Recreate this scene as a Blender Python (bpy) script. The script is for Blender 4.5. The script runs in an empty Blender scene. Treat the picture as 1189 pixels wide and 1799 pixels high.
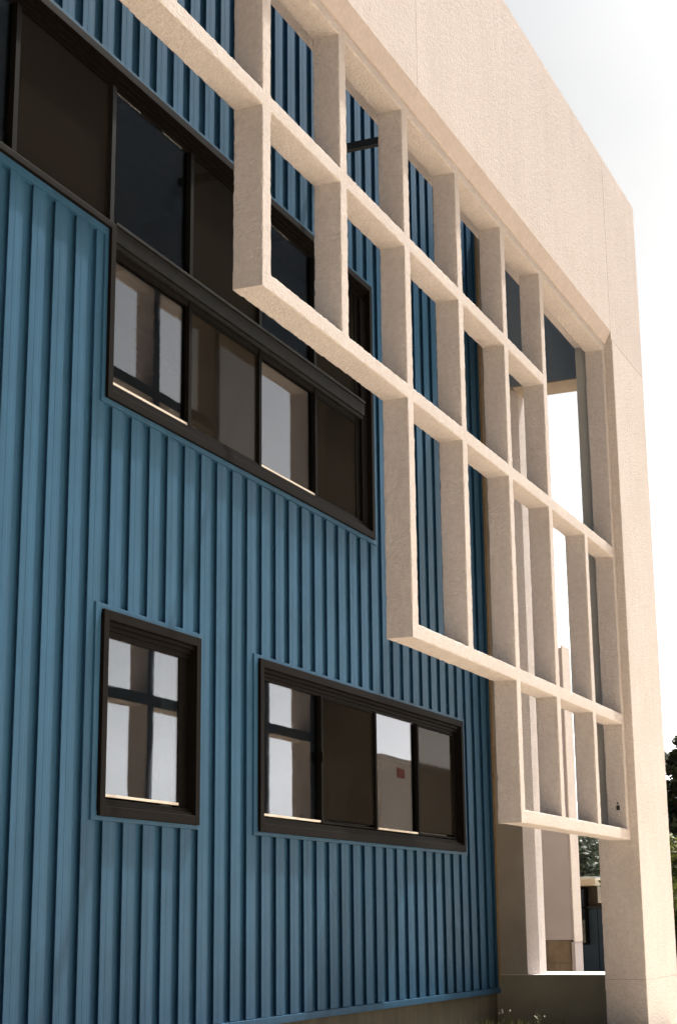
import bpy, bmesh, math, random
from mathutils import Vector, Matrix, noise
random.seed(7)
# ------------------------------------------------------------------ units
S = 1.22                 # one bay of the screen in metres
ZO = 1.172               # lifts the building so the ground under the camera is z = 0
FRAME = [1.0, 0.0, 0.0, 0.0]      # module and origin of the part being set out, in bays
BAY = (1.0, 0.0, 0.0, 0.0)
CLAD = (1.0656, 0.450, 0.2205, -0.0230)   # the blue building is set out on its own slightly larger module
def V3(x, y, z):
    k, ox, oy, oz = FRAME
    return Vector(((x*k+ox)*S, (y*k+oy)*S, (z*k+oz)*S + ZO))
scene = bpy.context.scene
# ------------------------------------------------------------------ camera
cam = bpy.data.cameras.new('camera')
co = bpy.data.objects.new('camera', cam); scene.collection.objects.link(co)
scene.camera = co
cam.sensor_fit = 'VERTICAL'; cam.sensor_height = 36.0; cam.lens = 36.0*2873.78/1799.0
cam.clip_start = 0.1; cam.clip_end = 3000
yaw, pitch, roll = 0.4078, 0.2448, -0.0108
fw = Vector((math.cos(pitch)*math.cos(yaw), math.cos(pitch)*math.sin(yaw), math.sin(pitch)))
sd = fw.cross(Vector((0, 0, 1))).normalized(); up = sd.cross(fw)
s2 = math.cos(roll)*sd + math.sin(roll)*up
u2 = -math.sin(roll)*sd + math.cos(roll)*up
M = Matrix((s2, u2, -fw)).transposed().to_4x4()
M.translation = V3(-6.8586, -3.3617, 0.3509)
co.matrix_world = M
# ------------------------------------------------------------------ world, sun, exposure
SUN = Vector((5.0, -1.0, 8.85)).normalized()
w = bpy.data.worlds.new('World'); scene.world = w; w.use_nodes = True
nt = w.node_tree; nt.nodes.clear()
out = nt.nodes.new('ShaderNodeOutputWorld'); bg = nt.nodes.new('ShaderNodeBackground')
sky = nt.nodes.new('ShaderNodeTexSky'); sky.sky_type = 'NISHITA'; sky.sun_disc = False
sky.sun_elevation = math.asin(SUN.z); sky.sun_rotation = math.atan2(SUN.x, SUN.y)
sky.dust_density = 1.5; sky.air_density = 1.0
tc = nt.nodes.new('ShaderNodeTexCoord'); mp = nt.nodes.new('ShaderNodeMapping')
mp.inputs['Scale'].default_value = (1, 1, 2.6)
ns = nt.nodes.new('ShaderNodeTexNoise'); ns.inputs['Scale'].default_value = 2.3
ns.inputs['Detail'].default_value = 7; ns.inputs['Roughness'].default_value = 0.55
cr = nt.nodes.new('ShaderNodeMapRange')
cr.inputs['From Min'].default_value = 0.36; cr.inputs['From Max'].default_value = 0.62
cr.inputs['To Min'].default_value = 0.82; cr.inputs['To Max'].default_value = 0.97
mx = nt.nodes.new('ShaderNodeMix'); mx.data_type = 'RGBA'
nt.links.new(tc.outputs['Generated'], mp.inputs['Vector']); nt.links.new(mp.outputs[0], ns.inputs['Vector'])
nt.links.new(ns.outputs['Fac'], cr.inputs['Value']); nt.links.new(cr.outputs[0], mx.inputs['Factor'])
nt.links.new(sky.outputs[0], mx.inputs['A']); bw = nt.nodes.new('ShaderNodeRGBToBW'); cb = nt.nodes.new('ShaderNodeVectorMath'); cb.operation = 'SCALE'
cb.inputs[0].default_value = (.128, .127, .125)    # thin bright cloud veil, brightest towards the sun like the sky behind it
nt.links.new(sky.outputs[0], bw.inputs[0]); pw = nt.nodes.new('ShaderNodeMath'); pw.operation = 'POWER'; pw.inputs[1].default_value = 3.0
nt.links.new(bw.outputs[0], pw.inputs[0]); nt.links.new(pw.outputs[0], cb.inputs['Scale']); nt.links.new(cb.outputs[0], mx.inputs['B'])
nt.links.new(mx.outputs['Result'], bg.inputs['Color']); bg.inputs['Strength'].default_value = 0.05
nt.links.new(bg.outputs[0], out.inputs['Surface'])
sl = bpy.data.lights.new('sun', 'SUN'); sl.energy = 5.0; sl.angle = math.radians(0.5); sl.color = (1.0, 0.93, 0.82)
so = bpy.data.objects.new('sun', sl); scene.collection.objects.link(so)
so.rotation_euler = SUN.to_track_quat('Z', 'Y').to_euler(); so.location = (0, -10, 30)
scene.view_settings.view_transform = 'Standard'; scene.view_settings.look = 'None'
scene.view_settings.gamma = 1; scene.view_settings.use_curve_mapping = False
scene.view_settings.exposure = 0.92
scene.render.engine = 'CYCLES'
scene.cycles.max_bounces = 8; scene.cycles.diffuse_bounces = 5; scene.cycles.glossy_bounces = 5
scene.cycles.transparent_max_bounces = 12

# ------------------------------------------------------------------ materials
def mat(name, col, rough=0.8, var=0.06, vscale=6.0, bump=0.0, bscale=60.0, bdist=0.004, metallic=0.0,
        grime=0.0, spec=0.5, streak=0.0, hue=None, coat=0.0):
    m = bpy.data.materials.new(name); m.use_nodes = True
    n = m.node_tree.nodes; l = m.node_tree.links
    p = n['Principled BSDF']; p.inputs['Roughness'].default_value = rough
    p.inputs['Metallic'].default_value = metallic; p.inputs['Specular IOR Level'].default_value = spec
    if coat: p.inputs['Coat Weight'].default_value = coat; p.inputs['Coat Roughness'].default_value = 0.25
    g = n.new('ShaderNodeNewGeometry')
    a = n.new('ShaderNodeTexNoise'); a.inputs['Scale'].default_value = vscale; a.inputs['Detail'].default_value = 6
    l.new(g.outputs['Position'], a.inputs['Vector'])
    r = n.new('ShaderNodeMapRange'); r.inputs['From Min'].default_value = .3; r.inputs['From Max'].default_value = .7
    r.inputs['To Min'].default_value = 1-var; r.inputs['To Max'].default_value = 1+var
    l.new(a.outputs['Fac'], r.inputs['Value'])
    v = n.new('ShaderNodeVectorMath'); v.operation = 'SCALE'; v.inputs[0].default_value = col[:3]
    l.new(r.outputs[0], v.inputs['Scale'])
    last = v.outputs[0]
    if streak:
        mpp = n.new('ShaderNodeMapping'); mpp.inputs['Scale'].default_value = (9, 9, 0.45)
        l.new(g.outputs['Position'], mpp.inputs['Vector'])
        b = n.new('ShaderNodeTexNoise'); b.inputs['Scale'].default_value = 1.0; b.inputs['Detail'].default_value = 5
        l.new(mpp.outputs[0], b.inputs['Vector'])
        r2 = n.new('ShaderNodeMapRange'); r2.inputs['From Min'].default_value = .35; r2.inputs['From Max'].default_value = .7
        r2.inputs['To Min'].default_value = 1+streak*.4; r2.inputs['To Max'].default_value = 1-streak
        l.new(b.outputs['Fac'], r2.inputs['Value'])
        v2 = n.new('ShaderNodeVectorMath'); v2.operation = 'SCALE'
        l.new(last, v2.inputs[0]); l.new(r2.outputs[0], v2.inputs['Scale']); last = v2.outputs[0]
    if grime:
        b = n.new('ShaderNodeTexNoise'); b.inputs['Scale'].default_value = 1.3; b.inputs['Detail'].default_value = 9
        b.inputs['Roughness'].default_value = .65
        l.new(g.outputs['Position'], b.inputs['Vector'])
        r2 = n.new('ShaderNodeMapRange'); r2.inputs['From Min'].default_value = .45; r2.inputs['From Max'].default_value = .75
        l.new(b.outputs['Fac'], r2.inputs['Value'])
        mm = n.new('ShaderNodeMix'); mm.data_type = 'RGBA'; mm.blend_type = 'MULTIPLY'
        sc = n.new('ShaderNodeMath'); sc.operation = 'MULTIPLY'; sc.inputs[1].default_value = grime
        l.new(r2.outputs[0], sc.inputs[0]); l.new(sc.outputs[0], mm.inputs['Factor'])
        l.new(last, mm.inputs['A']); mm.inputs['B'].default_value = (.62, .56, .5, 1); last = mm.outputs['Result']
    l.new(last, p.inputs['Base Color'])
    if bump:
        c = n.new('ShaderNodeTexNoise'); c.inputs['Scale'].default_value = bscale; c.inputs['Detail'].default_value = 4
        c.inputs['Roughness'].default_value = .6
        l.new(g.outputs['Position'], c.inputs['Vector'])
        c2 = n.new('ShaderNodeTexNoise'); c2.inputs['Scale'].default_value = bscale*3.1; c2.inputs['Detail'].default_value = 2
        l.new(g.outputs['Position'], c2.inputs['Vector'])
        ad = n.new('ShaderNodeMath'); ad.operation = 'MULTIPLY_ADD'; ad.inputs[1].default_value = .45
        l.new(c2.outputs['Fac'], ad.inputs[0]); l.new(c.outputs['Fac'], ad.inputs[2])
        bp = n.new('ShaderNodeBump'); bp.inputs['Strength'].default_value = bump; bp.inputs['Distance'].default_value = bdist
        l.new(ad.outputs[0], bp.inputs['Height']); l.new(bp.outputs[0], p.inputs['Normal'])
    return m
STUCCO = mat('stucco', (.57, .518, .495), .92, .07, 26, .9, 40, .018, grime=.22, streak=.035)
PARAPET = mat('parapet_stucco', (.522, .464, .448), .92, .055, 22, .8, 40, .010, grime=.2, streak=.035)
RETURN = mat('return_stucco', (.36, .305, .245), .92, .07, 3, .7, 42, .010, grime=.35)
RETLOW = mat('dark_return_base', (.26, .225, .165), .92, .1, 3, .6, 42, .010, grime=.35)  # darker, browner tone for the return wall below the sill
CONC = mat('foundation_concrete', (.15, .13, .09), .9, .12, 3, .5, 30, .006, grime=.5, streak=.2)
BLUE = mat('blue_enamel', (.036, .112, .205), .46, .05, 3, .12, 14, .003, streak=.12, grime=.25, spec=.13)
BLUEGREY = mat('blue_grey_paint', (.26, .29, .315), .6, .05, 2)
GREYGREEN = mat('grey_green_trim', (.40, .385, .35), .7, .05, 3)
BRONZE = mat('bronze_anodised', (.0075, .006, .0052), .6, .12, 5, .05, 40, .002, spec=.06, grime=.2)
BLACKM = mat('black_sash', (.006, .0055, .005), .7, .1, 8, spec=.06)
GREYTRIM = mat('weathered_transom', (.013, .013, .013), .55, .25, 14, .1, 50, .002, spec=.12)
ALU = mat('bare_aluminium_track', (.80, .72, .62), .5, .05, 20)
STEEL = mat('dark_steel', (.018, .017, .014), .6, .1, 10)
SEAL = mat('joint_sealant', (.10, .08, .07), .9, .1, 10)
INT = mat('interior_wall', (.30, .25, .19), .9, .1, 2)
INTFL = mat('interior_floor', (.12, .09, .06), .8, .1, 2)
DECK = mat('deck_metal', (.5, .55, .55), .6, .08, 2)
PINKW = mat('mauve_render', (.43, .395, .42), .9, .05, 2, .3, 40, .005, grime=.15)
BRICKB = mat('brown_block', (.20, .155, .11), .9, .25, 5, .4, 20, .01)
WHITEB = mat('white_render', (.82, .79, .76), .9, .03, 1)
REDM = mat('red_sign', (.50, .16, .14), .7, .05, 2)
CREAM = mat('cream_fascia', (.75, .62, .45), .8, .05, 2)
DKBLUE = mat('dark_blue_boards', (.022, .050, .082), .6, .1, 2)
BARK = mat('bark', (.07, .05, .035), .95, .2, 8, .5, 20, .02)
WHITEP = mat('white_paint', (.75, .72, .68), .6, .03, 3)

def glass(name, tint, fac, trans, body):
    m = bpy.data.materials.new(name); m.use_nodes = True
    n = m.node_tree.nodes; l = m.node_tree.links; n.clear()
    o = n.new('ShaderNodeOutputMaterial'); gl = n.new('ShaderNodeBsdfGlossy'); gl.inputs['Roughness'].default_value = .0
    gl.inputs['Color'].default_value = (*tint, 1)
    t = n.new('ShaderNodeBsdfTransparent'); t.inputs['Color'].default_value = (*trans, 1)
    d = n.new('ShaderNodeBsdfDiffuse'); d.inputs['Color'].default_value = (*body, 1)
    m1 = n.new('ShaderNodeMixShader'); m1.inputs[0].default_value = .12
    l.new(t.outputs[0], m1.inputs[1]); l.new(d.outputs[0], m1.inputs[2])
    fr = n.new('ShaderNodeFresnel'); fr.inputs['IOR'].default_value = 1.6
    ma = n.new('ShaderNodeMath'); ma.operation = 'MULTIPLY_ADD'; ma.inputs[1].default_value = .64; ma.inputs[2].default_value = fac
    l.new(fr.outputs[0], ma.inputs[0])
    m2 = n.new('ShaderNodeMixShader'); l.new(ma.outputs[0], m2.inputs[0])
    l.new(m1.outputs[0], m2.inputs[1]); l.new(gl.outputs[0], m2.inputs[2]); l.new(m2.outputs[0], o.inputs['Surface'])
    g = n.new('ShaderNodeNewGeometry')
    a = n.new('ShaderNodeTexNoise'); a.inputs['Scale'].default_value = 1.1; a.inputs['Detail'].default_value = 1
    l.new(g.outputs['Position'], a.inputs['Vector'])
    bp = n.new('ShaderNodeBump'); bp.inputs['Strength'].default_value = .09; bp.inputs['Distance'].default_value = .012
    l.new(a.outputs['Fac'], bp.inputs['Height'])
    l.new(bp.outputs[0], gl.inputs['Normal'])
    return m
GLASS = glass('tinted_glass', (.93, .87, .90), .03, (.62, .70, .70), (.012, .016, .018))
def mesh_screen():
    m = bpy.data.materials.new('insect_mesh'); m.use_nodes = True
    n = m.node_tree.nodes; l = m.node_tree.links; n.clear()
    o = n.new('ShaderNodeOutputMaterial')
    d = n.new('ShaderNodeBsdfDiffuse'); d.inputs['Color'].default_value = (.019, .0165, .0125, 1)
    gl = n.new('ShaderNodeBsdfGlossy'); gl.inputs['Color'].default_value = (.8, .74, .68, 1); gl.inputs['Roughness'].default_value = .035
    t = n.new('ShaderNodeBsdfTransparent'); t.inputs['Color'].default_value = (.9, .9, .9, 1)
    a = n.new('ShaderNodeMixShader'); a.inputs[0].default_value = .24
    l.new(d.outputs[0], a.inputs[1]); l.new(t.outputs[0], a.inputs[2])
    b = n.new('ShaderNodeMixShader'); b.inputs[0].default_value = .045
    l.new(a.outputs[0], b.inputs[1]); l.new(gl.outputs[0], b.inputs[2]); l.new(b.outputs[0], o.inputs['Surface'])
    return m
SCREEN = mesh_screen()
def leafmat(name, c1, c2):
    m = bpy.data.materials.new(name); m.use_nodes = True
    n = m.node_tree.nodes; l = m.node_tree.links; p = n['Principled BSDF']; p.inputs['Roughness'].default_value = .6
    oi = n.new('ShaderNodeNewGeometry'); a = n.new('ShaderNodeTexNoise'); a.inputs['Scale'].default_value = 2.2
    a.inputs['Detail'].default_value = 4
    l.new(oi.outputs['Position'], a.inputs['Vector'])
    r = n.new('ShaderNodeValToRGB'); r.color_ramp.elements[0].position = .35; r.color_ramp.elements[1].position = .65
    r.color_ramp.elements[0].color = (*c1, 1); r.color_ramp.elements[1].color = (*c2, 1)
    l.new(a.outputs['Fac'], r.inputs[0]); l.new(r.outputs[0], p.inputs['Base Color'])
    tr = n.new('ShaderNodeBsdfTranslucent'); l.new(r.outputs[0], tr.inputs['Color'])
    ms = n.new('ShaderNodeMixShader'); ms.inputs[0].default_value = .3
    l.new(p.outputs[0], ms.inputs[1]); l.new(tr.outputs[0], ms.inputs[2]); l.new(ms.outputs[0], n['Material Output'].inputs['Surface'])
    return m
LEAF = leafmat('broad_leaf', (.05, .075, .012), (.13, .14, .03))
NEEDLE = leafmat('conifer_needle', (.018, .03, .016), (.04, .055, .025))
FARLEAF = leafmat('far_leaf', (.03, .045, .03), (.06, .075, .05))
GRASS = leafmat('grass', (.06, .08, .02), (.14, .13, .06))

# ------------------------------------------------------------------ object helpers
COL = scene.collection
def link(name, me, m, parent=None):
    o = bpy.data.objects.new(name, me); COL.objects.link(o)
    if m is not None and len(me.materials) == 0: me.materials.append(m)
    if parent is not None:
        o.parent = parent; o.matrix_parent_inverse = parent.matrix_world.inverted()
    return o
def thing(name, label, cat, p, group=None):
    o = bpy.data.objects.new(name, None); COL.objects.link(o); o.location = p; o.empty_display_size = .2
    o.matrix_world = Matrix.Translation(p)
    o['label'] = label; o['category'] = cat
    if group: o['group'] = group
    return o
def bm_box(bm, x0, x1, y0, y1, z0, z1, bev=0):
    """box in bay units"""
    a, b = V3(x0, y0, z0), V3(x1, y1, z1)
    r = bmesh.ops.create_cube(bm, size=1)
    vs = r['verts']
    for v in vs:
        v.co = Vector(((a.x+b.x)/2+v.co.x*(b.x-a.x), (a.y+b.y)/2+v.co.y*(b.y-a.y), (a.z+b.z)/2+v.co.z*(b.z-a.z)))
    if bev:
        es = set(e for v in vs for e in v.link_edges)
        bmesh.ops.bevel(bm, geom=list(es), offset=bev, segments=2, profile=.5, affect='EDGES')
def fin(name, bm, m, parent=None):
    me = bpy.data.meshes.new(name); bm.to_mesh(me); bm.free()
    return link(name, me, m, parent)
def box(name, m, parent, *d, bev=0, label=None):
    bm = bmesh.new(); bm_box(bm, *d, bev=bev); o = fin(name, bm, m, parent)
    if label: o['label'] = label
    return o
def boxes(name, m, parent, lst, bev=0, label=None):
    bm = bmesh.new()
    for d in lst: bm_box(bm, *d, bev=bev)
    o = fin(name, bm, m, parent)
    if label: o['label'] = label
    return o

# ------------------------------------------------------------------ ground
def gz(x, y):
    """ground height in metres"""
    xb = x/S
    t = min(max((xb+8)/14, 0), 1); h = .42*t*t*(3-2*t)
    if xb > 11: h -= min((xb-11)*.04, .55)
    return h + .015*noise.noise(Vector((x*.6, y*.6, 0)))
def grid_mesh(name, xs, ys, zf):
    vs = [(x, y, zf(x, y)) for x in xs for y in ys]; ny = len(ys)
    fs = [(i*ny+j, (i+1)*ny+j, (i+1)*ny+j+1, i*ny+j+1) for i in range(len(xs)-1) for j in range(ny-1)]
    me = bpy.data.meshes.new(name); me.from_pydata(vs, [], fs)
    for p in me.polygons: p.use_smooth = True
    return me
def steps(near, far): 
    a = [i*.8 for i in range(int(-near/.8), int(near/.8)+1)]
    e = [near*1.25**k for k in range(1, 40) if near*1.25**k < far] + [far]
    return [-v for v in reversed(e)] + a + e
gm = mat('ground_earth', (.22, .17, .115), .95, .25, 1.2, .6, 12, .02, grime=.35)
g = link('ground', grid_mesh('ground', steps(28, 1500), steps(28, 1500), gz), gm); g['kind'] = 'structure'
WALK = mat('concrete_walk', (.72, .59, .45), .9, .08, 2, .3, 30, .004, grime=.3)
wk = link('pavement', grid_mesh('pavement', [i*.8 for i in range(-18, 40)], [-6.3+i*.7 for i in range(10)], lambda x, y: gz(x, y)+.03), WALK)
wk['kind'] = 'structure'
SOIL = mat('planting_soil', (.045, .040, .025), .95, .3, 4, .8, 14, .03)
pb = link('planting_bed', grid_mesh('planting_bed', [-14+i*.4 for i in range(60)], [-.25+i*.3 for i in range(9)], lambda x, y: gz(x, y)+.045+.02*noise.noise(Vector((x*3, y*3, 5)))), SOIL)
pb['kind'] = 'structure'
# hillside far off
def hz(x, y):
    t = (x-260)/420
    r = math.exp(-((y-150)/230)**2)
    return -.5 + 34*max(0, min(1, t))**.8*(.55+.45*r) + 4*noise.noise(Vector((x*.008, y*.008, 3)))
hm = mat('hillside_scrub', (.085, .085, .065), .95, .45, .05, 0)
hl = link('hillside', grid_mesh('hillside', [250+i*22 for i in range(26)], [-600+i*24 for i in range(60)], hz), hm); hl['kind'] = 'structure'

# ------------------------------------------------------------------ blue building
Yw = 1.21
FRAME[:] = CLAD
bld = thing('metal_clad_building', 'long building clad in blue ribbed metal with dark bronze windows, behind the stucco grid', 'building', V3(1, 2.4, -.6))
XL, XR, ZB, ZT = -9.0, 7.08, -.25, 7.2
# openings (x0,x1,z0,z1) in the sheet
holes = [(.53, 1.58, .91, 1.96), (2.41, 6.23, .91, 1.955), (.51, 4.35, 3.17, 5.19), (-9.0, .51, 4.16, 5.19)]
def cells(x0, x1, z0, z1, hs):
    xs = sorted({x0, x1, *[h[0] for h in hs], *[h[1] for h in hs]}); zs = sorted({z0, z1, *[h[2] for h in hs], *[h[3] for h in hs]})
    xs = [x for x in xs if x0 <= x <= x1]; zs = [z for z in zs if z0 <= z <= z1]
    r = []
    for i in range(len(xs)-1):
        run = None
        for j in range(len(zs)-1):
            cx, cz = (xs[i]+xs[i+1])/2, (zs[j]+zs[j+1])/2
            if any(h[0] < cx < h[1] and h[2] < cz < h[3] for h in hs):
                if run: r.append((xs[i], xs[i+1], run[0], run[1])); run = None
            else: run = (run[0] if run else zs[j], zs[j+1])
        if run: r.append((xs[i], xs[i+1], run[0], run[1]))
    return r
G = Yw + .024           # groove plane
boxes('wall_sheet', BLUE, bld, [(a, b, G, G+.05, c, d) for a, b, c, d in cells(XL, XR, ZB, ZT, holes)])
# flashings: outer extents of trims
fl = [(.455, 1.632, .868, 2.008), (2.335, 6.33, .868, 1.998)]
cut = fl + [(.455, 4.44, 3.125, 4.2), (-9.1, 4.44, 4.105, 5.235)]
RP, RW = .2082, .126
rib_me = {}
def rib(x0, x1, a, b, full=True):
    """one standing rib of the cladding; its left edge folds back under itself"""
    L = x1-x0; key = (round(a, 4), round(b, 4), round(L, 4), full)
    if key not in rib_me:
        if full: pr = [(.020, G+.0005), (0, Yw+.0015), (.002, Yw), (L*.40, Yw), (L*.40+.003, Yw-.0008), (L*.70-.003, Yw-.0008), (L*.70, Yw), (L-.004, Yw), (L, G+.0005)]
        else: pr = [(.012, G+.0005), (0, Yw+.0015), (.002, Yw), (L, Yw), (L, G+.0005)]
        o0 = V3(0, 0, 0)
        vs = [tuple(V3(p[0], p[1], z)-Vector((o0.x, 0, 0))) for z in (a, b) for p in pr]
        n = len(pr)
        fs = [(i, i+1, n+i+1, n+i) for i in range(n-1)] + [tuple(range(n-1, -1, -1)), tuple(range(n, 2*n))]
        me = bpy.data.meshes.new('rib'); me.from_pydata(vs, [], fs); me.materials.append(BLUE); rib_me[key] = me
    o = bpy.data.objects.new('rib', rib_me[key]); COL.objects.link(o)
    o.parent = bld; o.matrix_parent_inverse = bld.matrix_world.inverted(); o.location = (V3(x0, 0, 0).x, 0, 0)
x = -.243 - RP*22
RB, RT = ZB+.035, ZT-.03
while x < XR - .03:
    x1 = min(x+RW, XR-.004)
    hit = [c for c in cut if x1 > c[0]+.004 and x < c[1]-.004]
    # heights where something cuts this rib
    zs = sorted({RB, RT, *[z for c in hit for z in c[2:4] if RB < z < RT]})
    runs = []
    for a, b in zip(zs[:-1], zs[1:]):
        m_ = (a+b)/2; p0, p1 = x, x1
        for c in hit:
            if c[2] < m_ < c[3]:
                if c[0] <= p0 and c[1] >= p1: p0 = p1 = None; break
                if c[0] > p0: p1 = min(p1, c[0])
                else: p0 = max(p0, c[1])
        if p0 is None or p1-p0 < .012: continue
        if runs and abs(runs[-1][1]-a) < 1e-6 and abs(runs[-1][2]-p0) < 1e-6 and abs(runs[-1][3]-p1) < 1e-6: runs[-1][1] = b
        else: runs.append([a, b, p0, p1])
    for a, b, p0, p1 in runs:
        if b-a > .02: rib(p0, p1, a, b, p1-p0 > .09)
    x += RP
# base flashing, top coping, foundation
box('base_flashing', BLUE, bld, XL, XR-.002, Yw-.016, G+.045, ZB-.012, ZB+.03)
box('coping', BLUE, bld, XL, XR-.002, Yw-.03, G+.09, ZT-.03, ZT+.03)
box('foundation', CONC, bld, XL, XR-.002, Yw+.018, 2.0, -2.0, ZB-.014)
# window flashings (thin raised rims of blue metal)
def rim(name, x0, x1, z0, z1, t, y0, y1, m, parent, bev=0, sides='lrtb', label=None):
    l = []
    if 'l' in sides: l.append((x0, x0+t, y0, y1, z0, z1))
    if 'r' in sides: l.append((x1-t, x1, y0, y1, z0, z1))
    a = x0+t if 'l' in sides else x0; b = x1-t if 'r' in sides else x1
    if 't' in sides: l.append((a, b, y0, y1, z1-t, z1))
    if 'b' in sides: l.append((a, b, y0, y1, z0, z0+t))
    return boxes(name, m, parent, l, bev, label)
for (a, b, c, d) in fl:
    rim('window_flashing', a, b, c, d, .052, Yw-.011, G+.01, BLUE, bld, .002)
boxes('window_flashing', BLUE, bld, [(.455, 4.44, Yw-.011, G+.01, 3.125, 3.168), (.455, .498, Yw-.011, G+.01, 3.168, 4.105),
      (-9.0, .498, Yw-.011, G+.01, 4.105, 4.148), (-9.0, 4.44, Yw-.011, G+.01, 5.205, 5.235), (4.372, 4.44, Yw-.013, G+.01, 3.168, 5.205)], .002)

YF = 1.180               # front of bronze trims
YG = 1.245               # glass plane
def rail(lst, parent, name='sash', m=BLACKM, bev=.0015): return boxes(name, m, parent, lst, bev)
def make_window(x0, x1, z0, z1, gx, gz0, gz1, kinds, label):
    """gx: pane boundaries, kinds: g glass / m insect mesh"""
    w = rim('window', x0, x1, z0, z1, .052, YF, YG+.05, BRONZE, bld, .003, label=label)
    i0, i1, k0, k1 = x0+.052, x1-.052, z0+.052, z1-.052
    # stepped inner tracks at head and foot
    boxes('head_track', BRONZE, w, [(i0, i1, YF+.022, YG+.03, k1-.022, k1), (i0, i1, YF+.040, YG+.03, k1-.046, k1-.022),
                                    (i0, i1, YF+.052, YG+.03, gz1, k1-.046)], .001)
    boxes('sill_track', BRONZE, w, [(i0, i1, YF+.018, YG+.03, k0, k0+.018), (i0, i1, YF+.040, YG+.03, k0+.018, k0+.040)], .001)
    box('side_track', BLACKM, w, i0, i0+.03, YG-.012, YG+.03, k0+.04, gz1, bev=.001)
    box('side_track', BLACKM, w, gx[-1], i1, YG-.004, YG+.03, k0+.04, gz1, bev=.001)
    for j, kd in enumerate(kinds):
        a, b = gx[j], gx[j+1]
        if kd == 'g':
            box('pane', GLASS, w, a+.004, b-.004, YG, YG+.003, gz0, gz1-.002)
            box('aluminium_strip', ALU, w, a+.003, b-.02, YG-.022, YG-.001, gz0-.016, gz0-.002)
        else:
            box('insect_screen', SCREEN, w, a+.016, b-.016, YG-.010, YG-.008, gz0+.01, gz1-.02)
            box('pane', GLASS, w, a+.004, b-.004, YG+.012, YG+.015, gz0, gz1-.002)
            rim('screen_frame', a+.004, b-.002, gz0-.02, gz1-.003, .014, YG-.016, YG-.003, BLACKM, w, .001)
        if j: box('mullion', BLACKM, w, a-.018, a+.014, YG-.028, YG+.02, gz0-.018, gz1, bev=.002)
    return w
make_window(.511, 1.598, .891, 1.977, [.60, 1.44], 1.012, 1.848, 'g', 'small square bronze window holding a single pane')
wl = make_window(2.39, 6.255, .891, 1.973, [2.475, 3.42, 4.395, 5.27, 6.14], 1.012, 1.855, 'gmgm', 'long low bronze window of four panes')
box('latch', BLACKM, wl, 3.385, 3.40, YG-.045, YG-.028, 1.40, 1.47, bev=.002)
# net curtains drawn to the side inside the panes
CURT = mat('net_curtain', (.62, .60, .60), .9, .05, 10)
def curtain(parent, x0, x1, z0, z1):
    n = 14; vs = []
    for i in range(n+1):
        x = x0+(x1-x0)*i/n; y = YG+.075+.010*math.sin(i*2.1)
        for z in (z0, z1):
            vs.append(tuple(V3(x, y, z)))
    fs = [(2*i, 2*i+2, 2*i+3, 2*i+1) for i in range(n)]
    me = bpy.data.meshes.new('curtain'); me.from_pydata(vs, [], fs); link('curtain', me, CURT, parent)
curtain(wl, 2.50, 2.70, .98, 1.88)
ws = [o for o in bld.children if o.name.startswith('window') and 'label' in o.keys() and 'small' in o['label']][0]
curtain(ws, .60, .72, .98, 1.88); curtain(ws, 1.38, 1.50, .98, 1.88)
boxes('filing_cabinet', INT, bld, [(3.0, 3.5, 1.9, 2.4, -.2, 1.35), (4.6, 5.1, 2.2, 2.7, -.2, 1.6)], .004)
# big stepped window
wb = boxes('window', BRONZE, bld, [(.49, 4.365, YF, YG+.05, 3.155, 3.205), (.49, .541, YF, YG+.05, 3.205, 4.150),
     (-9.0, .541, YF, YG+.05, 4.150, 4.188), (-9.0, 4.314, YF, YG+.05, 5.150, 5.200), (4.314, 4.365, YF, YG+.05, 3.205, 5.200)], .003,
     label='large stepped bronze window, a band of panes over a lower row of four')
boxes('transom', GREYTRIM, wb, [(.543, 4.20, 1.192, YG+.04, 4.095, 4.186), (.543, 4.20, 1.181, YG+.04, 4.188, 4.206), (.543, 4.20, 1.205, YG+.04, 4.066, 4.093)], .002)
boxes('head_track', BRONZE, wb, [(-9, 4.313, YF+.022, YG+.03, 5.128, 5.149), (-9, 4.313, YF+.04, YG+.03, 5.100, 5.127), (-9, 4.313, YF+.052, YG+.03, 5.065, 5.099)], .001)
boxes('sill_track', BRONZE, wb, [(.542, 4.313, YF+.018, YG+.03, 3.206, 3.226), (.542, 4.313, YF+.038, YG+.03, 3.226, 3.262), (-9, .541, YF+.03, YG+.03, 4.189, 4.212),
                                 (.542, 4.10, YG-.02, YG+.03, 4.030, 4.064)], .001)
box('side_track', BLACKM, wb, .542, .57, YG-.012, YG+.03, 3.262, 4.03, bev=.001)
boxes('side_track', BLACKM, wb, [(4.13, 4.313, YG-.01, YG+.03, 3.262, 5.06), (4.20, 4.313, YG-.03, YG-.011, 3.262, 5.06)], .001)
ALUD = BRONZE
lowx = [.56, 1.49, 2.46, 3.36, 4.13]
for j, kd in enumerate('gmgm'):
    a, b = lowx[j], lowx[j+1]
    if kd == 'g':
        box('pane', GLASS, wb, a+.004, b-.004, YG, YG+.003, 3.283, 4.03)
        box('aluminium_strip', ALU, wb, a+.003, b-.02, YG-.022, YG-.001, 3.264, 3.279)
    else:
        box('insect_screen', SCREEN, wb, a+.016, b-.016, YG-.010, YG-.008, 3.28, 4.02)
        box('pane', GLASS, wb, a+.004, b-.004, YG+.012, YG+.015, 3.28, 4.03)
        rim('screen_frame', a+.004, b-.002, 3.264, 4.028, .014, YG-.016, YG-.003, BLACKM, wb, .001)
    if j: box('mullion', BLACKM, wb, a-.022, a+.016, YG-.028, YG+.02, 3.263, 4.065, bev=.002)
upx = [-8.1, -7.15, -6.2, -5.25, -4.3, -3.35, -2.4, -1.42, -.42, .545, 1.485, 2.455, 3.35, 4.13]
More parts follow.
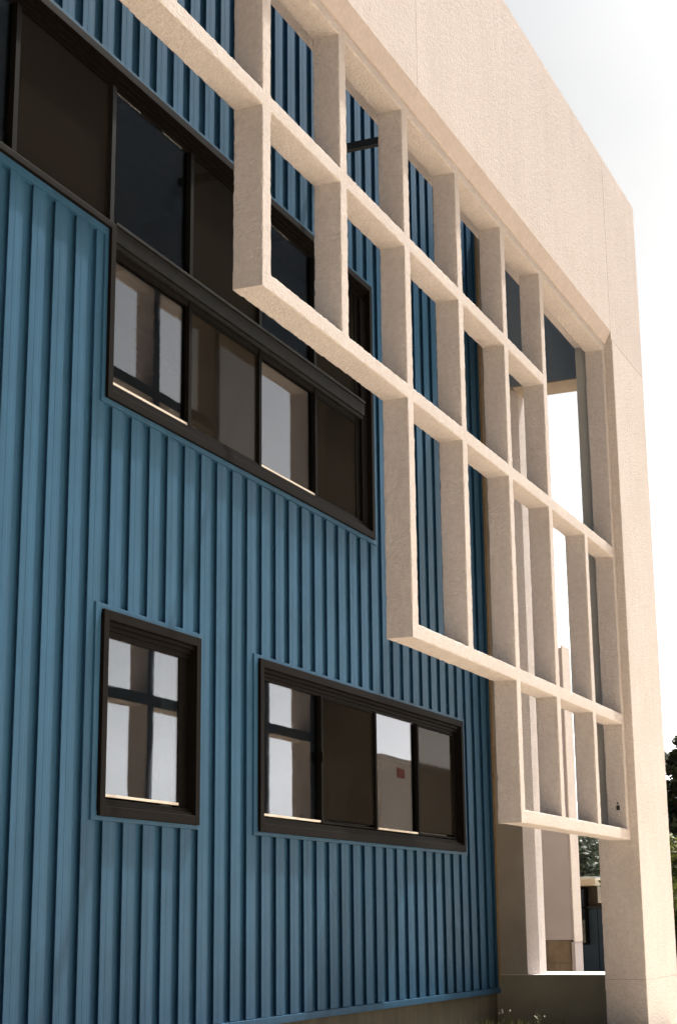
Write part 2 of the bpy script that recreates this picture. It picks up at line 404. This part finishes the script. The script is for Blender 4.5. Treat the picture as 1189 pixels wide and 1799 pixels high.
for j in range(len(upx)-1):
    a, b = upx[j], upx[j+1]
    kd = 'g' if (j-9) % 2 == 0 else 'm'
    if kd == 'g': box('pane', GLASS, wb, a+.02, b-.004, YG, YG+.003, 4.215, 5.064)
    else:
        box('insect_screen', SCREEN, wb, a+.02, b-.02, YG-.010, YG-.008, 4.215, 5.05)
        box('pane', GLASS, wb, a+.004, b-.004, YG+.012, YG+.015, 4.215, 5.06)
    box('mullion', GREYTRIM if j == 9 else BLACKM, wb, a-.024, a+.018, YG-.03, YG+.02, 4.214, 5.064, bev=.002)
# rooms behind the glass
boxes('room_wall', INT, bld, [(XL, 7.0, 5.2, 5.3, -.2, 7.1), (XL, XL+.1, 1.33, 5.2, -.2, 7.1), (6.9, 7.0, 1.33, 5.2, -.2, 7.1), (1.9, 1.96, 1.34, 5.2, -.2, 2.6), (-2.6, -2.54, 1.34, 5.2, 2.8, 5.6)])
boxes('room_floor', INTFL, bld, [(XL, 7.0, 1.34, 5.3, -.3, -.2), (XL, 7.0, 1.34, 5.3, 2.6, 2.75)])
boxes('roof_deck', DECK, bld, [(XL, 7.0, 1.285, 5.3, 6.9, 7.1)] + [(XL, 6.9, 1.4+i*.16, 1.48+i*.16, 5.75, 5.79) for i in range(23)] + [(XL, 6.9, 1.34, 5.2, 5.79, 5.82)])
for bx in (-3.6, -1.2, 1.2, 3.6): box('roof_beam', STEEL, bld, bx, bx+.16, 1.36, 5.2, 5.45, 5.74)

# ------------------------------------------------------------------ stucco portal with grid screen
FRAME[:] = BAY
por = thing('stucco_portal', 'cream stucco portal with parapet, corner column and stepped open grid', 'building', V3(7.3, .1, -.6))
CH = .0065               # worn arris, bay units
def ring(rect, r):
    x0, x1, y0, y1 = rect
    pts = []
    for (cx, cy, sx, sy) in ((x0, y0, 1, 1), (x1, y0, -1, 1), (x1, y1, -1, -1), (x0, y1, 1, -1)):
        c = (cx+sx*r, cy+sy*r)
        n0 = [(-sx, 0), (-sx*.7071, -sy*.7071), (0, -sy)]
        if sx*sy < 0: n0 = n0[::-1]
        for q in n0: pts.append((c[0]+q[0]*r, c[1]+q[1]*r))
    return pts                     # 12 points counter-clockwise
def wear(t, seed):
    a = noise.noise(Vector((t*24, seed*1.7, 1.3))); b = noise.noise(Vector((t*75, seed*2.9, 7.1)))
    return min(2.2, max(.35, .95+a*1.3+b*1.2))
def roughen(lv, seed, step=.022):
    """extra sections whose corner radius varies, so the plaster arrises run uneven"""
    o = []
    for (a, ra), (b, rb) in zip(lv[:-1], lv[1:]):
        o.append((a, ra if ra < CH*.9 else CH*wear(a, seed)))
        if ra > CH*.9 and rb > CH*.9:
            n = int((b-a)/step)
            for i in range(1, n): t = a+(b-a)*i/n; o.append((t, CH*wear(t, seed)))
    o.append((lv[-1][0], lv[-1][1] if lv[-1][1] < CH*.9 else CH*wear(lv[-1][0], seed)))
    return o
def upright(x0, x1, z0, z1, joints, parent, y0=0., y1=.166, name='upright', m=None):
    """member with worn arrises, square where the crossbars meet it"""
    rect = (x0, x1, y0, y1); lv = [(z0, CH*.2), (z0+CH, CH)] if z0 not in joints else [(z0, CH*.05)]
    for j in sorted(joints):
        if j-.001 > z0: lv += [(j-.004, CH), (j, CH*.05)]
        lv += [(j+.092, CH*.05), (j+.096, CH)]
    lv.append((z1, CH)); lv = [l for l in lv if l[0] <= z1]
    lv = roughen(lv, x0*7.3+y0*3)
    vs = []; fs = []
    for z, r in lv:
        for p in ring(rect, r): vs.append(tuple(V3(p[0], p[1], z)))
    n = 12
    for i in range(len(lv)-1):
        for k in range(n): fs.append((i*n+k, i*n+(k+1) % n, (i+1)*n+(k+1) % n, (i+1)*n+k))
    fs.append(tuple(range(n-1, -1, -1))); fs.append(tuple(range((len(lv)-1)*n, len(lv)*n)))
    me = bpy.data.meshes.new(name); me.from_pydata(vs, [], fs)
    return link(name, me, m or STUCCO, parent)
def crossbar(x0, x1, z0, z1, parent, y0=0., y1=.166, name='crossbar', m=None):
    vs = []
    lv = roughen([(x0, CH), (x1, CH)], z0*5.1+1)
    for x, r in lv:
        for p in ring((z0, z1, y0, y1), r): vs.append(tuple(V3(x, p[1], p[0])))
    n = 12; q = len(lv)
    fs = [(i*n+k, i*n+(k+1) % n, (i+1)*n+(k+1) % n, (i+1)*n+k) for i in range(q-1) for k in range(n)] + [tuple(range(n-1, -1, -1)), tuple(range((q-1)*n, q*n))]
    me = bpy.data.meshes.new(name); me.from_pydata(vs, [], fs)
    bm = bmesh.new(); bm.from_mesh(me); bmesh.ops.recalc_face_normals(bm, faces=bm.faces); bm.to_mesh(me); bm.free()
    return link(name, me, m or STUCCO, parent)
H1, H2, H3, H4, T = 4.417, 3.428, 1.959, .987, .09
TOP = 5.350
ups = [(0, H2, [H2, H1]), (1, H2, [H2, H1]), (2, H3, [H3, H2, H1]), (3, H3, [H3, H2, H1]), (4, H4, [H4, H3, H2, H1]),
       (5, H4, [H4, H3, H2, H1]), (6.035, H4, [H4, H3, H2]), (6.988, H4, [H4, H3, H2])]
for i in range(-6, 0): ups.append((i, H1, [H1]))
for x0, z0, js in ups:
    z1 = TOP if x0 != 6.035 else H2+T
    upright(x0, x0+.1 if x0 < 6.9 else 7.079, z0, z1, js, por)
bars = [(a+.1, a+1) for a in range(-6, 5)]
for a, b in bars: crossbar(a, b, H1, H1+T, por)
for a, b in [(.1, 1), (1.1, 2), (2.1, 3), (3.1, 4), (4.1, 5), (5.1, 6.035), (6.135, 6.988)]: crossbar(a, b, H2, H2+T, por)
for a, b in [(2.1, 3), (3.1, 4), (4.1, 5), (5.1, 6.035), (6.135, 6.988)]: crossbar(a, b, H3, H3+T, por)
for a, b in [(4.1, 5), (5.1, 6.035), (6.135, 6.988)]: crossbar(a, b, H4, H4+T, por)
crossbar(-7, 7.079, TOP, 5.420, por, name='head_rail')
# parapet panels with open joints over a dark core
PY0, PY1, PZ0, PZ1 = -.07, .27, 5.46, 7.27
jx = [-7.6, -2.79, 2.115, 7.045]
def panel(x0, x1):
    """parapet length with a splayed soffit along its lower front edge"""
    n = int((x1-x0)/.05); vs = []
    for i in range(n+1):
        x = x0+(x1-x0)*i/n
        j = .0022*noise.noise(Vector((x*22, 3.1, 0))); j2 = .0025*noise.noise(Vector((x*30, 9.1, 0)))
        for y, z in ((PY0, 5.535+j), (PY0+.004, 5.527+j), (-.012+j2, 5.421), (PY1, 5.421), (PY1, PZ1), (PY0+.004, PZ1), (PY0, PZ1-.004+j2)): vs.append(tuple(V3(x, y, z)))
    m = 7; fs = [(i*m+k, i*m+(k+1) % m, (i+1)*m+(k+1) % m, (i+1)*m+k) for i in range(n) for k in range(m)] + [tuple(range(m-1, -1, -1)), tuple(range(n*m, n*m+m))]
    me = bpy.data.meshes.new('parapet_panel'); me.from_pydata(vs, [], fs)
    bm = bmesh.new(); bm.from_mesh(me); bmesh.ops.recalc_face_normals(bm, faces=bm.faces); bm.to_mesh(me); bm.free()
    return link('parapet_panel', me, PARAPET, por)
for a, b in zip(jx[:-1], jx[1:]): panel(a+.0014, b-.0014)
crossbar(jx[-1]+.0014, 8.282, PZ0+.0014, PZ1, por, PY0, PY1, 'parapet_panel', PARAPET)
boxes('joint_filler', SEAL, por, [(x-.02, x+.02, PY0+.008, PY1-.008, 5.55, PZ1-.008) for x in (-2.79, 2.115, 7.045)] +
      [(7.09, 8.27, PY0+.008, PY1-.008, 5.44, 5.47), (7.09, 8.27, PY0+.008, PY1-.008, -.16, -.14)])
upright(7.08, 8.283, -.149, 5.4586, [], por, PY0, .28, 'column')
upright(7.08, 8.283, -2.0, -.1515, [], por, PY0, .28, 'column_base')
box('column_liner', GREYGREEN, por, 7.074, 7.0799, .169, .276, H4+.02, 5.455)
# return wall with tall opening
XR0, XR1 = 8.0, 8.385
def prism(name, m, parent, pts, z0, z1, bev=.004):
    bm = bmesh.new(); lo = [bm.verts.new(V3(x, y, z0)) for x, y in pts]; hi = [bm.verts.new(V3(x, y, z1)) for x, y in pts]; n = len(pts)
    bm.faces.new(lo[::-1]); bm.faces.new(hi)
    for k in range(n): bm.faces.new((lo[k], lo[(k+1) % n], hi[(k+1) % n], hi[k]))
    bmesh.ops.recalc_face_normals(bm, faces=bm.faces)
    bmesh.ops.bevel(bm, geom=bm.edges[:], offset=bev, segments=2, profile=.5, affect='EDGES')
    return fin(name, bm, m, parent)
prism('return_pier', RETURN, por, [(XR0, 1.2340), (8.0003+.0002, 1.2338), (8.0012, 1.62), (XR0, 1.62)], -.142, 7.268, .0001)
prism('splayed_jamb', STUCCO, por, [(8.0016, 1.2336), (8.19, 1.175), (8.406, 1.175), (8.406, 1.62), (8.0016, 1.62)], -.142, 7.268)  # splay added to turn the near face from the sun and keep it shaded
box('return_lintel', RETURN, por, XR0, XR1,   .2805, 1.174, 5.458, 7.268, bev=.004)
box('lintel_panel', BLUEGREY, por, XR0-.006, XR0-.0005, .285, 1.32, 5.470, 7.2, label='flat blue-grey panel over the opening')
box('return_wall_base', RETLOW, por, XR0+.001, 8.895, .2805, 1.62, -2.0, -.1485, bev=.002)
box('sill_cap', STUCCO, por, XR0-.002, 8.90, .2805, 1.6, -.148, -.1425)
box('edge_bead', mat('ochre_sealant', (.32, .20, .08), .8, .2, 20), por, XR0-.008, XR0, 1.492, 1.508, -.2, 7.2)
box('anchor_plate', STEEL, por, 6.9815, 6.9879, .055, .085, 1.235, 1.275, bev=.002)
box('anchor_bolt', STEEL, por, 6.974, 6.981, .064, .076, 1.285, 1.30, bev=.001)
# sill cap
st = box('tie_strut', STEEL, None, 4.17, 4.225, .2705, 1.512, 6.322, 6.380)
st['label'] = 'black steel strut spanning from the blue wall to the back of the stucco parapet'; st['category'] = 'strut'
# interior side of the portal's return (room corner behind the pier)
# ------------------------------------------------------------------ neighbouring buildings
nb = thing('mauve_rendered_building', 'mauve rendered block seen through the opening, on a brown base', 'building', V3(15, 3.5, -.6))
box('wall', PINKW, nb, 14, 14.36, 2.47, 5.5, .085, 3.83, bev=.01)
box('wall_trim', STUCCO, nb, 13.985, 14.37, 2.452, 2.4695, .06, 3.86, bev=.003)
for i in range(10):
    for j in range(3):
        z0 = -.76+j*.28; y0 = 2.52+i*.3-(.15 if j % 2 else 0)
        box('block', BRICKB, nb, 14.03, 14.3, max(y0+.004, 2.50), y0+.296, z0+.004, min(z0+.276, .083), bev=.003)
box('block_mortar', CONC, nb, 14.04, 14.29, 2.51, 5.4, -2, .08)
box('base_pilaster', PINKW, nb, 14.0, 14.37, 2.455, 2.499, -2, .058, bev=.003)
box('rear_wing', PINKW, nb, 14.37, 18.5, 3.6, 5.5, -2, 3.6)
bb = thing('low_blue_building', 'low dark blue building with cream fascia, seen through the opening beneath trees', 'building', V3(31, 8, -.6))
ww = box('wall', DKBLUE, bb, 30.1, 34, 5.3, 10.5, -2, .60)
for k_ in range(14):
    box('board', DKBLUE, bb, 30.06, 30.099, 5.31+k_*.36, 5.31+k_*.36+.345, -1.6, (-.24 if 6.6 < 5.31+k_*.36+.2 < 7.2 else .565), bev=.004)
box('rail', STEEL, bb, 29.98, 30.098, 5.3, 10.5, .568, .60)
box('upper_wall', mat('brown_boards', (.06, .045, .03), .8, .2, 3), bb, 30.12, 34, 5.3, 10.5, .602, 1.03)
box('fascia', CREAM, bb, 29.6, 34.5, 6.29, 10.8, 1.045, 1.20, bev=.01)
box('roof', DECK, bb, 29.7, 34.5, 6.3, 10.8, 1.20, 1.25)
wn = boxes('window', BLACKM, bb, [(29.95, 30.1, 6.59, 6.65, -.225, 1.0), (29.95, 30.1, 7.15, 7.2, -.225, 1.0), (29.95, 30.1, 6.65, 7.15, -.225, -.19), (29.95, 30.1, 6.65, 7.15, .56, .60), (29.95, 30.1, 6.65, 7.15, .98, 1.0)])
box('pane', GLASS, wn, 30.0, 30.01, 6.651, 7.149, -.189, .559)
box('pane', GLASS, wn, 30.0, 30.01, 6.651, 7.149, .601, .979)
sg = thing('white_wall_box', 'small white box mounted high beside the column opening, against the dark blue building', 'box', V3(29.3, 6.0, .68))
boxes('case', WHITEP, sg, [(29.3, 29.45, 5.85, 6.16, .67, 1.02)], .01)
box('lid', WHITEP, sg, 29.28, 29.299, 5.86, 6.15, .68, 1.01)
box('bracket', STEEL, sg, 29.45, 30.06, 5.95, 6.0, .8, .86)
# white building reflected in the glass
wbld = thing('white_block', 'plain white block standing across the yard, mirrored in the long window', 'building', V3(34, -12, -.6))
box('wall', WHITEB, wbld, 28.9, 40, -9.6, -8, -2, 4.0, bev=.01)
box('coping', WHITEP, wbld, 28.83, 40.07, -9.67, -7.93, 4.002, 4.12)
box('sign_panel', REDM, wbld, 29.9, 30.3, -7.999, -7.96, 3.66, 3.88)

# ------------------------------------------------------------------ trees
def crown_mesh(name, blobs, n, size, mat_, flat=.6):
    vs = []; fs = []
    for i in range(n):
        c, r = random.choice(blobs)
        d = Vector((random.gauss(0, 1), random.gauss(0, 1), random.gauss(0, 1))).normalized()
        rr = random.random()**.45
        p = Vector((c[0]+d.x*r[0]*rr, c[1]+d.y*r[1]*rr, c[2]+d.z*r[2]*rr))
        a = Vector((random.gauss(0, 1), random.gauss(0, 1), random.gauss(0, 1)*flat)).normalized()
        b = a.cross(Vector((random.gauss(0, 1), random.gauss(0, 1), random.gauss(0, 1)))).normalized()
        s = size*random.uniform(.6, 1.4)
        k_ = len(vs)
        vs += [p-a*s, p+b*s*.45, p+a*s, p-b*s*.45]; fs.append((k_, k_+1, k_+2, k_+3))
    me = bpy.data.meshes.new(name); me.from_pydata([tuple(v) for v in vs], [], fs); me.materials.append(mat_)
    return me
def limb(bm, p0, p1, r0, r1, seg=7):
    d = (p1-p0); q = d.to_track_quat('Z', 'Y').to_matrix()
    A = [bm.verts.new(p0+q@Vector((math.cos(t*2*math.pi/seg)*r0, math.sin(t*2*math.pi/seg)*r0, 0))) for t in range(seg)]
    B = [bm.verts.new(p1+q@Vector((math.cos(t*2*math.pi/seg)*r1, math.sin(t*2*math.pi/seg)*r1, 0))) for t in range(seg)]
    for t in range(seg): bm.faces.new((A[t], A[(t+1) % seg], B[(t+1) % seg], B[t]))
    bm.faces.new(B)
def tree(name, label, px, py, h, r, kind, leafn, leafs, lm, group=None, base=None):
    """px,py in bays; h, r in metres"""
    b = V3(px, py, 0); b.z = gz(b.x, b.y) if base is None else base
    t = thing(name, label, 'tree', b, group)
    bm = bmesh.new(); top = b+Vector((random.uniform(-.2, .2), random.uniform(-.2, .2), h*.9))
    pts = [b+Vector((0, 0, -.2))] + [b.lerp(top, f)+Vector((random.uniform(-.08, .08), random.uniform(-.08, .08), 0))*h*.1 for f in (.25, .5, .75)] + [top]
    rad = [h*.035, h*.028, h*.02, h*.012, h*.004]
    for i in range(4): limb(bm, pts[i], pts[i+1], rad[i], rad[i+1])
    blobs = []
    if kind == 'round':
        for i in range(16):
            a = random.uniform(0, 6.28); f = random.uniform(.28, .88)
            rr = r*math.sin(math.pi*min(.95, max(.12, (f-.1)/.95)))*random.uniform(.35, .8)
            c = b+Vector((math.cos(a)*rr, math.sin(a)*rr, h*f))
            limb(bm, b.lerp(top, f*.75), c, h*.010, h*.003, 5)
            q = r*random.uniform(.28, .46); blobs.append((c, (q, q, q*.8)))
    else:
        for i in range(60):
            a = random.uniform(0, 6.28); f = random.uniform(.06, .97)
            rr = r*(1-f)**.7*random.uniform(.5, 1)
            c = b+Vector((math.cos(a)*rr, math.sin(a)*rr, h*f))
            limb(bm, b.lerp(top, max(.05, f-.04)), c, h*.006, h*.002, 5)
            q = r*(.14+.3*(1-f))*random.uniform(.7, 1.2); blobs.append((c, (q, q, q*.6)))
    fin('trunk', bm, BARK, t)
    link('crown', crown_mesh('crown', blobs, leafn, leafs, lm), None, t)
    return t
tree('broadleaf_tree', 'sunlit yellow-green leafy tree just beyond the column', 25, 3.95, 3.9, 1.25, 'round', 9000, .075, LEAF)
tree('broadleaf_tree', 'leafy green tree at the right edge of the picture, beneath the dark conifer', 26, 3.0, 4.0, 1.25, 'round', 8000, .075, LEAF)
tree('conifer_tree', 'tall dark conifer at the right edge of the picture', 30, 4.15, 6.6, 2.2, 'cone', 26000, .10, NEEDLE)
for i, (px, py, h, r, tx) in enumerate([(44, 10.9, 5.0, 1.9, 'dark tree rising left of the low blue building roof, behind it'), (52, 12.3, 5.6, 2.2, 'dark rounded tree in the middle distance behind the low building'),
                            (60, 14.6, 5.2, 2.3, 'farthest dark tree before the hillside')]):
    tree('distant_tree', tx, px, py, h, r, 'round', 3500, .14, FARLEAF, 'dark trees behind the low building')
# houses on the far hillside
for i in range(9):
    x = 420+random.uniform(-60, 160); y = x*.27+random.uniform(-60, 75)
    z = hz(x, y)
    h = thing('hillside_house', 'tiny pale red-roofed house far off on the scrubby hillside', 'house', Vector((x, y, z)), 'houses on the far hillside')
    bm = bmesh.new(); r = bmesh.ops.create_cube(bm, size=1)
    for v in r['verts']: v.co = Vector((x+v.co.x*9, y+v.co.y*12, z+1.2+v.co.z*4.5))
    fin('wall', bm, WHITEB, h)
    bm = bmesh.new()
    q = [bm.verts.new(p) for p in ((x-5.2, y-6.6, z+3.4), (x+5.2, y-6.6, z+3.4), (x+5.2, y+6.6, z+3.4), (x-5.2, y+6.6, z+3.4), (x, y-6.6, z+5.6), (x, y+6.6, z+5.6))]
    for f in ((0, 1, 4), (2, 3, 5), (1, 2, 5, 4), (3, 0, 4, 5), (0, 3, 2, 1)): bm.faces.new([q[k] for k in f])
    fin('roof', bm, BRICKB, h)
# scrub wood on the hillside : one mass
vs = []; fs = []
for i in range(26000):
    x = random.uniform(262, 640); y = x*.27+random.uniform(-150, 170); z = hz(x, y)
    s = random.uniform(.8, 2.4)
    d = Vector((random.gauss(0, 1), random.gauss(0, 1), random.gauss(0, .6))).normalized()
    e = d.cross(Vector((random.gauss(0, 1), random.gauss(0, 1), random.gauss(0, 1)))).normalized()
    p = Vector((x, y, z+random.uniform(.3, 2.6))); k_ = len(vs)
    vs += [tuple(p-d*s), tuple(p+e*s*.8), tuple(p+d*s), tuple(p-e*s*.8)]; fs.append((k_, k_+1, k_+2, k_+3))
me = bpy.data.meshes.new('hillside_scrub'); me.from_pydata(vs, [], fs)
hs = link('hillside_scrub', me, FARLEAF); hs['kind'] = 'stuff'; hs['label'] = 'dark scrub and woodland covering the far hillside'; hs['category'] = 'scrub'

# ------------------------------------------------------------------ weeds at the foot of the wall
vs = []; fs = []
for i in range(5200):
    x = random.uniform(-7, 7.9)*S; y = (1.50-abs(random.gauss(0, .22)))*S; z = gz(x, y)
    h = random.uniform(.05, .16)*(1.6 if random.random() < .1 else 1); a = random.uniform(0, 6.28); wv = .004
    l = Vector((math.cos(a), math.sin(a), 0)); tip = Vector((x, y, z+h))+l*h*random.uniform(.1, .5)
    n_ = Vector((-l.y, l.x, 0))*wv; b_ = Vector((x, y, z-.01)); mid = b_.lerp(tip, .55)+Vector((0, 0, h*.12)); k_ = len(vs)
    vs += [tuple(b_-n_), tuple(b_+n_), tuple(mid+n_*.8), tuple(mid-n_*.8), tuple(tip)]
    fs += [(k_, k_+1, k_+2, k_+3), (k_+3, k_+2, k_+4)]
me = bpy.data.meshes.new('grass'); me.from_pydata(vs, [], fs)
gr = link('grass', me, GRASS); gr['kind'] = 'stuff'; gr['label'] = 'thin grass along the foot of the blue wall'; gr['category'] = 'grass'
def weed(x, y, h, n, flowers, label):
    b = V3(x, y, 0); b.z = gz(b.x, b.y)
    t = thing('weed', label, 'plant', b, None)
    vs = []; fs = []; tips = []
    for i in range(n):
        a = random.uniform(0, 6.28); sp = random.uniform(.05, .4)
        l = Vector((math.cos(a), math.sin(a), 0)); hh = h*random.uniform(.6, 1)
        prev = None
        nn = Vector((-l.y, l.x, 0))*.0035
        for s_ in range(5):
            f = s_/4; p = b+l*sp*h*f*f+Vector((0, 0, hh*f)); ww_ = nn*(1-f*.8); k_ = len(vs)
            vs += [tuple(p-ww_), tuple(p+ww_)]
            if s_: fs.append((k_-2, k_-1, k_+1, k_))
        tips.append(p)
        for s_ in range(4):
            f = random.uniform(.2, .9); q = b+l*sp*h*f*f+Vector((0, 0, hh*f)); dd = Vector((random.gauss(0, 1), random.gauss(0, 1), .5)).normalized()*.035
            e = dd.cross(Vector((0, 0, 1))).normalized()*.008; k_ = len(vs)
            vs += [tuple(q), tuple(q+dd*.5+e), tuple(q+dd), tuple(q+dd*.5-e)]; fs.append((k_, k_+1, k_+2, k_+3))
    me = bpy.data.meshes.new('stem'); me.from_pydata(vs, [], fs); link('stem', me, GRASS, t)
    if flowers:
        for p in tips[:flowers]:
            bm = bmesh.new(); r = bmesh.ops.create_icosphere(bm, subdivisions=1, radius=.011)
            for v in r['verts']: v.co += p
            fin('flower', bm, WHITEP, t)
weed(7.55, 1.32, .30, 9, 5, 'wispy weed with small white flower heads in the inner corner below the opening')
weed(7.7, 1.05, .22, 12, 0, 'low green weed tuft in front of the sill wall')
